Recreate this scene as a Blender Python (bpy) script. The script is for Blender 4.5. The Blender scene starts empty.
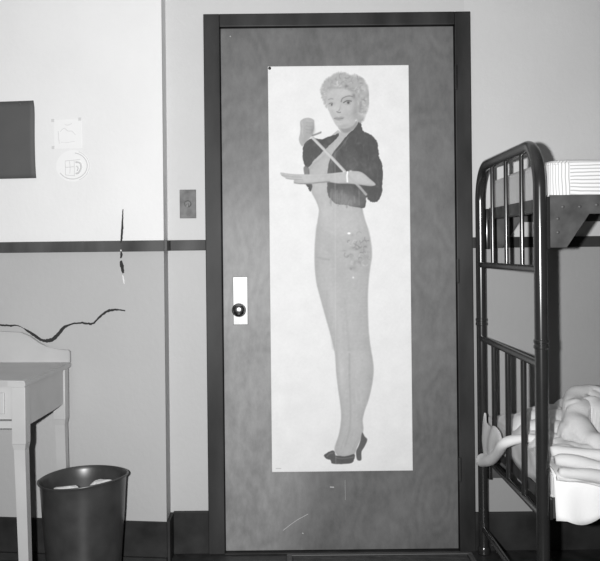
import bpy, bmesh, math, random
import numpy as np
from mathutils import Vector, Matrix

random.seed(7)
rng = np.random.default_rng(5)
SC = bpy.context.scene
COL = SC.collection
PI = math.pi

# ------------------------------------------------------------------ helpers
def lin(g):
    g = g / 255.0
    return g / 12.92 if g <= 0.04045 else ((g + 0.055) / 1.055) ** 2.4

def link(o, parent=None):
    COL.objects.link(o)
    if parent is not None:
        o.parent = parent
    return o

def tag(o, label=None, cat=None, group=None, kind=None):
    if label: o['label'] = label
    if cat: o['category'] = cat
    if group: o['group'] = group
    if kind: o['kind'] = kind
    return o

def empty(name, loc, rz=0.0):
    o = bpy.data.objects.new(name, None)
    o.location = loc
    o.rotation_euler = (0, 0, rz)
    o.empty_display_size = 0.05
    return link(o)

def mat(name, g, rough=0.6, metal=0.0, var=0.0, scale=8.0, stretch=(1, 1, 1), bump=0.0, bscale=60.0, spec=0.5, detail=4.0):
    m = bpy.data.materials.new(name)
    m.use_nodes = True
    nt = m.node_tree
    b = nt.nodes['Principled BSDF']
    v = lin(g)
    b.inputs['Base Color'].default_value = (v, v, v, 1)
    b.inputs['Roughness'].default_value = rough
    b.inputs['Metallic'].default_value = metal
    b.inputs['Specular IOR Level'].default_value = spec
    tc = nt.nodes.new('ShaderNodeTexCoord')
    if var > 0:
        mp = nt.nodes.new('ShaderNodeMapping')
        mp.inputs['Scale'].default_value = stretch
        nz = nt.nodes.new('ShaderNodeTexNoise')
        nz.inputs['Scale'].default_value = scale
        nz.inputs['Detail'].default_value = detail
        rp = nt.nodes.new('ShaderNodeValToRGB')
        lo, hi = lin(max(0, g * (1 - var))), lin(min(255, g * (1 + var)))
        rp.color_ramp.elements[0].position = 0.3
        rp.color_ramp.elements[1].position = 0.7
        rp.color_ramp.elements[0].color = (lo, lo, lo, 1)
        rp.color_ramp.elements[1].color = (hi, hi, hi, 1)
        nt.links.new(tc.outputs['Object'], mp.inputs['Vector'])
        nt.links.new(mp.outputs['Vector'], nz.inputs['Vector'])
        nt.links.new(nz.outputs['Fac'], rp.inputs['Fac'])
        nt.links.new(rp.outputs['Color'], b.inputs['Base Color'])
    if bump > 0:
        n2 = nt.nodes.new('ShaderNodeTexNoise')
        n2.inputs['Scale'].default_value = bscale
        n2.inputs['Detail'].default_value = 3
        bp = nt.nodes.new('ShaderNodeBump')
        bp.inputs['Strength'].default_value = bump
        bp.inputs['Distance'].default_value = 0.004
        nt.links.new(tc.outputs['Object'], n2.inputs['Vector'])
        nt.links.new(n2.outputs['Fac'], bp.inputs['Height'])
        nt.links.new(bp.outputs['Normal'], b.inputs['Normal'])
    return m

def obj(name, bm, material, parent=None, off=(0, 0, 0), smooth=False, angle=35):
    """one mesh object out of a bmesh; vertices are given relative to off"""
    me = bpy.data.meshes.new(name)
    bmesh.ops.recalc_face_normals(bm, faces=bm.faces)
    if off != (0, 0, 0):
        bmesh.ops.translate(bm, verts=bm.verts, vec=Vector(off) * -1)
    bm.to_mesh(me)
    bm.free()
    if smooth:
        for p in me.polygons:
            p.use_smooth = True
        me.set_sharp_from_angle(angle=math.radians(angle))
    o = bpy.data.objects.new(name, me)
    me.materials.append(material)
    return link(o, parent)

def box(bm, x0, x1, y0, y1, z0, z1, bev=0.0, seg=2):
    r = bmesh.ops.create_cube(bm, size=1.0)
    vs = r['verts']
    for v in vs:
        v.co = Vector((x0 + (v.co.x + .5) * (x1 - x0), y0 + (v.co.y + .5) * (y1 - y0), z0 + (v.co.z + .5) * (z1 - z0)))
    if bev > 0:
        es = list({e for v in vs for e in v.link_edges})
        bmesh.ops.bevel(bm, geom=es, offset=bev, segments=seg, affect='EDGES', profile=0.6)

def prism(bm, pts, axis, a, b, bev=0.0):
    """polygon pts (2D) extruded along axis from a to b. axis 'x': pts=(y,z); 'y': (x,z); 'z': (x,y)"""
    def P(p, t):
        if axis == 'x': return (t, p[0], p[1])
        if axis == 'y': return (p[0], t, p[1])
        return (p[0], p[1], t)
    v0 = [bm.verts.new(P(p, a)) for p in pts]
    v1 = [bm.verts.new(P(p, b)) for p in pts]
    n = len(pts)
    fs = [bm.faces.new(v0), bm.faces.new(list(reversed(v1)))]
    for i in range(n):
        fs.append(bm.faces.new((v0[i], v0[(i + 1) % n], v1[(i + 1) % n], v1[i])))
    if bev > 0:
        es = list({e for f in fs[:2] for e in f.edges})
        bmesh.ops.bevel(bm, geom=es, offset=bev, segments=2, affect='EDGES')

def tube(bm, pts, r, n=12, cap=True, flat=None):
    """tube along 3D points; r a number or a list"""
    pts = [Vector(p) for p in pts]
    rs = r if isinstance(r, (list, tuple)) else [r] * len(pts)
    rings = []
    up = None
    for i, p in enumerate(pts):
        t = (pts[min(i + 1, len(pts) - 1)] - pts[max(i - 1, 0)]).normalized()
        if up is None:
            up = Vector((0, 0, 1)) if abs(t.z) < 0.9 else Vector((1, 0, 0))
        s = t.cross(up).normalized()
        up = s.cross(t).normalized()
        ring = []
        for k in range(n):
            a = 2 * PI * k / n
            fl = 1.0 if flat is None else flat
            ring.append(bm.verts.new(p + s * math.cos(a) * rs[i] + up * math.sin(a) * rs[i] * fl))
        rings.append(ring)
    for a, b in zip(rings, rings[1:]):
        for k in range(n):
            bm.faces.new((a[k], a[(k + 1) % n], b[(k + 1) % n], b[k]))
    if cap:
        bm.faces.new(list(reversed(rings[0])))
        bm.faces.new(rings[-1])

def lathe(bm, prof, n=48, axis='z', c=(0, 0, 0), close=False):
    """prof: (radius, height) pairs"""
    rings = []
    for r, h in prof:
        ring = []
        for k in range(n):
            a = 2 * PI * k / n
            if axis == 'z': co = (c[0] + r * math.cos(a), c[1] + r * math.sin(a), c[2] + h)
            else: co = (c[0] + r * math.cos(a), c[1] + h, c[2] + r * math.sin(a))
            ring.append(bm.verts.new(co))
        rings.append(ring)
    for a, b in zip(rings, rings[1:]):
        for k in range(n):
            bm.faces.new((a[k], a[(k + 1) % n], b[(k + 1) % n], b[k]))
    bm.faces.new(list(reversed(rings[0])))
    bm.faces.new(rings[-1])

def smoothpts(pts, sub=6, closed=False):
    P = [Vector(p) for p in pts]
    n = len(P)
    out = []
    rngi = range(n) if closed else range(n - 1)
    for i in rngi:
        if closed:
            p0, p1, p2, p3 = P[(i - 1) % n], P[i], P[(i + 1) % n], P[(i + 2) % n]
        else:
            p0, p1, p2, p3 = P[max(i - 1, 0)], P[i], P[i + 1], P[min(i + 2, n - 1)]
        for k in range(sub):
            t = k / sub
            out.append(0.5 * ((2 * p1) + (p2 - p0) * t + (2 * p0 - 5 * p1 + 4 * p2 - p3) * t * t + (3 * p1 - p0 - 3 * p2 + p3) * t ** 3))
    if not closed:
        out.append(P[-1])
    return out

# ------------------------------------------------------------------ measures taken from the photograph
F = 870.0                     # focal length in pixels
CAMY, CAMZ = -3.4, 1.18
VX, VY, ROLL = 289.0, 250.0, 0.0105
def at(px, py, d):
    """point of the room at distance d from the camera seen at (px, py)"""
    dx, dy = px - VX, py - VY
    sx, sy = dx - ROLL * dy, dy + ROLL * dx
    return Vector((sx / F * d, CAMY + d, CAMZ - sy / F * d))

# ------------------------------------------------------------------ materials
M = {}
def two_tone(name, up_g, low_g, zsplit):
    m = mat(name, up_g, rough=0.55, bump=0.25, bscale=45)
    nt = m.node_tree
    b = nt.nodes['Principled BSDF']
    b.inputs['Specular IOR Level'].default_value = 0.3
    geo = nt.nodes.new('ShaderNodeNewGeometry')
    sep = nt.nodes.new('ShaderNodeSeparateXYZ')
    gt = nt.nodes.new('ShaderNodeMath'); gt.operation = 'GREATER_THAN'; gt.inputs[1].default_value = zsplit
    nz = nt.nodes.new('ShaderNodeTexNoise'); nz.inputs['Scale'].default_value = 3.5; nz.inputs['Detail'].default_value = 6
    mr = nt.nodes.new('ShaderNodeMapRange'); mr.inputs['To Min'].default_value = 0.93; mr.inputs['To Max'].default_value = 1.05
    mx = nt.nodes.new('ShaderNodeMix'); mx.data_type = 'RGBA'
    u, l = lin(up_g), lin(low_g)
    mx.inputs['A'].default_value = (l, l, l, 1)
    mx.inputs['B'].default_value = (u, u, u, 1)
    ml = nt.nodes.new('ShaderNodeMix'); ml.data_type = 'RGBA'; ml.blend_type = 'MULTIPLY'; ml.inputs['Factor'].default_value = 1
    L = nt.links.new
    L(geo.outputs['Position'], sep.inputs[0]); L(sep.outputs['Z'], gt.inputs[0]); L(gt.outputs[0], mx.inputs['Factor'])
    L(geo.outputs['Position'], nz.inputs['Vector']); L(nz.outputs['Fac'], mr.inputs['Value'])
    L(mx.outputs['Result'], ml.inputs['A']); L(mr.outputs['Result'], ml.inputs['B'])
    L(ml.outputs['Result'], b.inputs['Base Color'])
    return m
M['wall_l'] = two_tone('wall_paint_left', 230, 178, 1.20)
M['wall'] = two_tone('wall_paint_door_wall', 199, 186, 1.20)
M['wall_r'] = two_tone('wall_paint_beside_bunk', 204, 160, 1.20)
M['trim'] = mat('dark_trim', 72, rough=0.55, spec=.2, var=0.25, scale=9, stretch=(1, 1, .3))
M['base'] = mat('dark_baseboard', 40, rough=0.6, spec=.25, var=0.3, scale=10)
M['ceil'] = mat('ceiling_paint', 215, rough=0.8)
M['floor'] = mat('floor_linoleum', 46, rough=0.45, var=0.35, scale=18)
M['door'] = mat('door_wood', 104, rough=0.40, var=0.17, scale=3.6, stretch=(2.0, 1, .7), bump=0.12, bscale=30, detail=8)
def door_wood():
    m = mat('door_veneer', 106, rough=0.46, bump=0.10, bscale=40, spec=.36)
    nt = m.node_tree; b = nt.nodes['Principled BSDF']; L = nt.links.new
    tc = nt.nodes.new('ShaderNodeTexCoord')
    def noise(scale, detail, stretch=(1, 1, 1), rough=.5):
        mp = nt.nodes.new('ShaderNodeMapping'); mp.inputs['Scale'].default_value = stretch
        n = nt.nodes.new('ShaderNodeTexNoise'); n.inputs['Scale'].default_value = scale; n.inputs['Detail'].default_value = detail; n.inputs['Roughness'].default_value = rough
        L(tc.outputs['Object'], mp.inputs['Vector']); L(mp.outputs['Vector'], n.inputs['Vector'])
        return n.outputs['Fac']
    def math_(op, a, c, d=None):
        n = nt.nodes.new('ShaderNodeMath'); n.operation = op
        for k, v in enumerate((a, c, d)):
            if v is None: continue
            if isinstance(v, (int, float)): n.inputs[k].default_value = v
            else: L(v, n.inputs[k])
        return n.outputs[0]
    # rotary-cut figure: contour rings of a slow noise field, drawn out along the height
    field = noise(1.9, 2.0, (1.5, 1, .75))
    ring = math_('SINE', math_('MULTIPLY', field, 95.0), 0.0)
    fine = noise(26, 8, (1.6, 1, .8), .7)
    blot = noise(4.2, 5, (1, 1, .8), .6)
    v = math_('MULTIPLY_ADD', ring, .055, 1.0)
    v = math_('ADD', v, math_('MULTIPLY', math_('SUBTRACT', fine, .5), .75))
    v = math_('ADD', v, math_('MULTIPLY', math_('SUBTRACT', blot, .5), 1.0))
    # irregular paler patch on the lock side, around and below the knob
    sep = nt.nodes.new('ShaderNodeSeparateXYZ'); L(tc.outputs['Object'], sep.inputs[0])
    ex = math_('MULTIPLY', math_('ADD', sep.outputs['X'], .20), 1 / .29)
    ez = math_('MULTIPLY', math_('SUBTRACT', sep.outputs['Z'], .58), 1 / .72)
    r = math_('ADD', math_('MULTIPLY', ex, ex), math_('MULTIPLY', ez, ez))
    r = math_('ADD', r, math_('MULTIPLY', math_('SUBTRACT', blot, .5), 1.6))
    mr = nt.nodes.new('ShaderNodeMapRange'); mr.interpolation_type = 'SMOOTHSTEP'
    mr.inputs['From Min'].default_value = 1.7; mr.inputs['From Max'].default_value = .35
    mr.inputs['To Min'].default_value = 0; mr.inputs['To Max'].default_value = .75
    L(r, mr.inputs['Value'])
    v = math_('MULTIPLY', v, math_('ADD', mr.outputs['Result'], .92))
    g = math_('MULTIPLY', v, lin(107))
    cc = nt.nodes.new('ShaderNodeCombineColor')
    for k in range(3): L(g, cc.inputs[k])
    L(cc.outputs[0], b.inputs['Base Color'])
    return m
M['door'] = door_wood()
M['frame'] = mat('door_frame_wood', 42, rough=0.5, var=0.34, scale=5, stretch=(2, 1, .6), spec=.25, detail=8)
M['crack'] = mat('crack_dark', 45, rough=0.9)
M['mortar'] = mat('bare_plaster', 225, rough=0.9)
M['nickel'] = mat('polished_nickel', 120, rough=0.42, metal=1.0)
M['knobm'] = mat('knob_metal', 170, rough=0.2, metal=1.0)
M['brass'] = mat('tarnished_brass', 92, rough=0.5, metal=0.0, var=0.25, scale=30, spec=.4)
M['enamel'] = mat('bed_enamel', 40, rough=0.2, var=0.08, scale=12, spec=0.7)
M['iron'] = mat('bed_angle_iron', 66, rough=0.5, var=0.25, scale=20)
M['spring'] = mat('spring_steel', 70, rough=0.5, metal=0.6)
M['white_paint'] = mat('table_paint', 178, rough=0.4, var=0.03, scale=8)
M['bin'] = mat('bin_metal', 58, rough=0.33, var=0.12, scale=14, spec=0.6)
M['tog'] = mat('toggle_brass', 150, rough=.4)
M['paper'] = mat('paper', 235, rough=0.8)
M['darkboard'] = mat('dark_board', 84, rough=0.7, var=0.04, scale=5)
M['blanket'] = mat('blanket_wool', 222, rough=0.95, bump=0.3, bscale=160, spec=0.1)
M['lining'] = mat('blanket_lining', 196, rough=.95, bump=.3, bscale=60, spec=.1)
M['sheet'] = mat('sheet_cotton', 254, rough=0.9, bump=0.2, bscale=25, spec=0.1)
M['mat'] = mat('mat_rubber', 52, rough=0.6, var=0.2, scale=30)
M['matedge'] = mat('mat_edge', 84, rough=0.6)
M['faint'] = mat('faint_print', 206, rough=0.8)
M['faint2'] = mat('fainter_print', 214, rough=0.8)

def ticking():
    m = mat('mattress_ticking', 225, rough=0.9, spec=0.1)
    nt = m.node_tree
    b = nt.nodes['Principled BSDF']
    geo = nt.nodes.new('ShaderNodeTexCoord')
    sep = nt.nodes.new('ShaderNodeSeparateXYZ')
    L = nt.links.new
    L(geo.outputs['Object'], sep.inputs[0])
    def stripes(sock, per):
        nz = nt.nodes.new('ShaderNodeTexNoise'); nz.inputs['Scale'].default_value = 9
        L(geo.outputs['Object'], nz.inputs['Vector'])
        a = nt.nodes.new('ShaderNodeMath'); a.operation = 'MULTIPLY_ADD'; a.inputs[1].default_value = 0.012
        L(nz.outputs['Fac'], a.inputs[0]); L(sock, a.inputs[2])
        mu = nt.nodes.new('ShaderNodeMath'); mu.operation = 'MULTIPLY'; mu.inputs[1].default_value = 1.0 / per
        L(a.outputs[0], mu.inputs[0])
        fr = nt.nodes.new('ShaderNodeMath'); fr.operation = 'FRACT'; L(mu.outputs[0], fr.inputs[0])
        lt = nt.nodes.new('ShaderNodeMath'); lt.operation = 'LESS_THAN'; lt.inputs[1].default_value = 0.33
        L(fr.outputs[0], lt.inputs[0])
        return lt.outputs[0]
    # on the end panel and the tucked corner the stripes run upright, along the sides they run lengthwise
    add = nt.nodes.new('ShaderNodeMath'); add.operation = 'SUBTRACT'
    L(sep.outputs['X'], add.inputs[0]); L(sep.outputs['Y'], add.inputs[1])
    sv = stripes(add.outputs[0], 0.0105)
    ad2 = nt.nodes.new('ShaderNodeMath'); ad2.operation = 'ADD'
    L(sep.outputs['Z'], ad2.inputs[0]); L(sep.outputs['Y'], ad2.inputs[1])
    sh = stripes(ad2.outputs[0], 0.0108)
    gt = nt.nodes.new('ShaderNodeMath'); gt.operation = 'GREATER_THAN'; gt.inputs[1].default_value = 0.062
    L(sep.outputs['X'], gt.inputs[0])
    mx = nt.nodes.new('ShaderNodeMix'); mx.data_type = 'FLOAT'
    L(gt.outputs[0], mx.inputs['Factor']); L(sv, mx.inputs['A']); L(sh, mx.inputs['B'])
    rp = nt.nodes.new('ShaderNodeMix'); rp.data_type = 'RGBA'
    a, c = lin(232), lin(180)
    rp.inputs['A'].default_value = (a, a, a, 1); rp.inputs['B'].default_value = (c, c, c, 1)
    L(mx.outputs['Result'], rp.inputs['Factor']); L(rp.outputs['Result'], b.inputs['Base Color'])
    return m
M['ticking'] = ticking()

# ------------------------------------------------------------------ the setting
def struct(o): o['kind'] = 'structure'; return o
CX, CYL, TL = -0.473, -0.112, 0.13        # outer corner of the left wall and its slant
def wl(x):                                # y of the left wall's face at x
    return CYL + TL * (CX - x)
bm = bmesh.new(); box(bm, -2.2, 3.2, -4.6, 0.30, -0.08, 0.0)
struct(obj('floor', bm, M['floor']))
bm = bmesh.new(); box(bm, -2.2, 3.2, -4.6, 0.30, 2.75, 2.83)
struct(obj('ceiling', bm, M['ceil']))
FX0, FX1, FZ = -0.324, 0.714, 2.10        # outer frame
DX0, DX1, DZ = -0.2615, 0.653, 2.05       # door leaf
# wall with the doorway left open
bm = bmesh.new()
box(bm, CX, FX0 + .02, 0, .15, 0, 2.75)
box(bm, FX0 + .02, FX1 - .02, 0, .15, FZ - .02, 2.75)
wall_back = struct(obj('wall_back', bm, M['wall']))
bm = bmesh.new(); box(bm, FX1 - .02, 3.2, 0, .15, 0, 2.75)
struct(obj('wall_right', bm, M['wall_r']))
bm = bmesh.new()
prism(bm, [(CX, CYL), (CX, .15), (-2.2, .30), (-2.2, wl(-2.2))], 'z', 0, 2.75)
wall_left = struct(obj('wall_left', bm, M['wall_l']))
# chair rails
RZ0, RZ1 = 1.180, 1.222
def rail_left(name, z0, z1, t, m, x0=-2.2):
    bm = bmesh.new()
    prism(bm, [(CX + .002, CYL - t), (CX + .002, CYL), (x0, wl(x0)), (x0, wl(x0) - t)], 'z', z0, z1)
    return struct(obj(name, bm, m))
rail_left('trim_1', RZ0, RZ1, .012, M['trim'])
bm = bmesh.new(); box(bm, CX, FX0, -.012, 0, RZ0 + .002, RZ1 + .001, .003)
struct(obj('trim_2', bm, M['trim']))
bm = bmesh.new(); box(bm, CX, CX + .012, CYL, -.012, RZ0 + .002, RZ1)
struct(obj('trim_3', bm, M['trim']))
bm = bmesh.new(); box(bm, FX1, 3.2, -.012, 0, RZ0, RZ1, .003)
struct(obj('trim_4', bm, M['frame']))
rail_left('baseboard_left', 0, .158, .014, M['base'])
bm = bmesh.new(); box(bm, CX + .012, FX0, -.014, 0, 0, .166, .003); box(bm, CX, CX + .012, CYL, 0, 0, .160)
struct(obj('baseboard_back', bm, M['base']))
bm = bmesh.new(); box(bm, FX1, 3.2, -.014, 0, 0, .150, .003)
struct(obj('baseboard_right', bm, M['base']))
rail_left('trim_5', 0, .028, .028, M['base'])

# cracks and gouges of the plaster: irregular slivers lying in the wall face
def ribbon(bm, pts, widths, yoff):
    P = [Vector(p) for p in pts]
    up, dn = [], []
    for i, p in enumerate(P):
        t = (P[min(i + 1, len(P) - 1)] - P[max(i - 1, 0)]).normalized()
        n = Vector((-t.z, 0, t.x))
        w = widths[i] / 2
        a, b = p + n * w, p - n * w
        up.append(a); dn.append(b)
    def pair(v):
        return (bm.verts.new((v.x, wl(v.x) - yoff, v.z)), bm.verts.new((v.x, wl(v.x) + .004, v.z)))
    U = [pair(v) for v in up]; D = [pair(v) for v in dn]
    for i in range(len(P) - 1):
        bm.faces.new((U[i][0], U[i + 1][0], D[i + 1][0], D[i][0]))
        bm.faces.new((U[i][1], D[i][1], D[i + 1][1], U[i + 1][1]))
        bm.faces.new((U[i][0], U[i][1], U[i + 1][1], U[i + 1][0]))
        bm.faces.new((D[i][0], D[i + 1][0], D[i + 1][1], D[i][1]))
    for i in (0, -1):
        bm.faces.new((U[i][0], D[i][0], D[i][1], U[i][1]))
def lw(px, py): return at(px, py, 3.35 - .055 * px / 160)
def crack(name, pix, m, yoff):
    pts = [lw(p[0], p[1]) for p in pix]
    q = smoothpts([(p.x, 0, p.z) for p in pts], 5)
    ws = smoothpts([(p[2] / 258, 0, 0) for p in pix], 5)
    q = [Vector((v.x + random.uniform(-.0008, .0008), 0, v.z + random.uniform(-.0012, .0012))) for v in q]
    bm = bmesh.new()
    ribbon(bm, q, [max(.0008, w.x * random.uniform(.8, 1.2)) for w in ws], yoff)
    return obj(name, bm, m, wall_left)
crack('crack', [(-40, 322, 2), (-8, 325, 1.5), (0, 325.5, 1.6), (8, 326, 2.0), (15, 325.8, 1.0), (22, 328.5, .6), (25, 330.5, 1.8), (32, 335, 2.6), (40, 340, 2.6), (46, 341.3, 3.6), (52, 339.5, 3.6), (57, 335, 3.6),
                (63, 328, 2.8), (70, 324.5, 1.6), (80, 323, 1.6), (87, 323.6, 1.8), (93, 323.5, 2.0), (98, 318.5, 1.8), (105, 312.5, 2.2), (112, 310, 2.2), (119, 310, 1.4), (125, 310.8, 1.4)], M['crack'], .0015)
crack('crack', [(123.3, 209, .3), (123, 218, .9), (122.6, 228, 1.5), (121.8, 240, 1.5), (121.5, 243, .8)], M['crack'], .0135)
crack('crack', [(121.6, 252, .6), (121.6, 255, 1.8), (121.2, 258, .7)], M['crack'], .0135)
crack('crack', [(120.8, 261, 2.0), (122, 266, 3.4), (123.4, 273, 2.0)], M['crack'], .0015)
crack('bare_patch', [(121.5, 249.6, 1.2), (121.4, 251.4, 1.0)], M['mortar'], .0132)
crack('bare_patch', [(122.6, 275, .6), (123.4, 279, 1.3), (124.4, 284, .6)], M['mortar'], .0013)

# ------------------------------------------------------------------ door, frame, hardware
DF = -0.004       # door face
bm = bmesh.new()
box(bm, DX0 + .003, DX1 - .003, DF, .036, .008, DZ - .003, .002)
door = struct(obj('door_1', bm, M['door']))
bm = bmesh.new()
box(bm, FX0, DX0, -.022, .10, 0, FZ, .003)
box(bm, DX1, FX1, -.022, .10, 0, FZ, .003)
box(bm, DX0, DX1, -.022, .10, DZ, FZ, .003)
box(bm, DX0, DX1, .037, .10, DZ - .03, DZ)
struct(obj('trim_6', bm, M['frame']))
bm = bmesh.new(); box(bm, DX0, DX1, -.03, .10, 0, .006, .002)
struct(obj('trim_7', bm, M['base']))
# knob and plate
bm = bmesh.new(); box(bm, -.2205, -.1625, DF - .004, DF, .890, 1.078, .0018)
plate = obj('lock_plate', bm, M['nickel'], door)
for z in (.897, 1.071):
    bm = bmesh.new(); lathe(bm, [(.0036, DF - .0062), (.0036, DF - .0035)], 12, 'y', (-.1915, 0, z))
    obj('screw', bm, M['knobm'], plate)
bm = bmesh.new()
prof = [(.0225, 0), (.0225, .004), (.012, .007), (.0095, .014), (.0095, .026), (.014, .031), (.022, .036), (.0262, .043), (.0262, .050), (.0225, .056), (.015, .0595), (.006, .0608), (.0005, .061)]
lathe(bm, [(r, DF - .004 - h) for r, h in prof], 40, 'y', (-.196, 0, .951))
obj('door_knob', bm, M['knobm'], door, smooth=True, angle=60)
# hinges on the right-hand stile
for z in (1.80, 1.05, .28):
    bm = bmesh.new()
    for k in range(5):
        lathe(bm, [(.0062, k * .0178), (.0062, k * .0178 + .0170)], 14, 'z', (DX1 + .0005, -.0285, z))
    lathe(bm, [(.004, -.006), (.0055, -.003), (.0055, 0)], 14, 'z', (DX1 + .0005, -.0285, z))
    obj('hinge', bm, M['frame'], door, smooth=True)
# scratches low on the leaf
def scratch(pix, w, m):
    pts = [at(p[0], p[1], 3.4 + DF) for p in pix]
    bm = bmesh.new()
    tube(bm, [(p.x, DF - .0001, p.z) for p in pts], w, 6)
    obj('scratch', bm, m, door)
M['scr'] = mat('scratch_light', 190, rough=.8)
scratch([(283, 530.5), (290, 525), (297, 520), (308, 514)], .0011, M['scr'])
scratch([(330, 487), (334, 487.3)], .0025, M['scr'])
scratch([(302, 533), (303.5, 533.5)], .002, M['scr'])
scratch([(345, 480), (345.3, 500)], .0006, M['scr'])
scratch([(230, 36), (230.7, 37)], .0018, M['scr'])

# rotary light switch
p = at(188, 204, 3.4)
sw = empty('light_switch', (p.x, 0, p.z))
tag(sw, 'small dark brass light switch plate on white wall left of the door frame', 'light switch')
bm = bmesh.new(); box(bm, -.032, .032, -.005, 0, -.056, .056, .002)
obj('switch_plate', bm, M['brass'], sw)
bm = bmesh.new(); lathe(bm, [(.014, -.005), (.014, -.008), (.010, -.011), (.010, -.011)], 24, 'y')
obj('collar', bm, M['brass'], sw, smooth=True)
bm = bmesh.new(); tube(bm, [(0, -.010, 0), (0, -.020, -.006), (0, -.026, -.010)], [.006, .005, .0045], 12)
obj('toggle', bm, M['tog'], sw, smooth=True)
for z in (-.042, .042):
    bm = bmesh.new(); lathe(bm, [(.004, -.0064), (.004, -.0045)], 12, 'y', (0, 0, z)); obj('screw', bm, M['brass'], sw)

# door mat lying on the floor in front of the sill
bm = bmesh.new()
mx0, mx1, my0, my1 = -.02, .69, -.46, -.055
dm = empty('door_mat', ((mx0 + mx1) / 2, (my0 + my1) / 2, 0))
tag(dm, 'dark ribbed rubber door mat lying on floor before the door', 'door mat')
o0 = ((mx0 + mx1) / 2, (my0 + my1) / 2, 0)
box(bm, mx0 + .02, mx1 - .02, my0 + .02, my1 - .02, 0, .010)
k = my0 + .03
while k < my1 - .03:
    box(bm, mx0 + .025, mx1 - .025, k, k + .008, .010, .013); k += .016
obj('mat_body', bm, M['mat'], dm, o0)
bm = bmesh.new()
for a in ((mx0, mx1, my0, my0 + .02), (mx0, mx1, my1 - .02, my1), (mx0, mx0 + .02, my0 + .02, my1 - .02), (mx1 - .02, mx1, my0 + .02, my1 - .02)):
    box(bm, *a, 0, .014, .003)
obj('mat_border', bm, M['matedge'], dm, o0)

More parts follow.
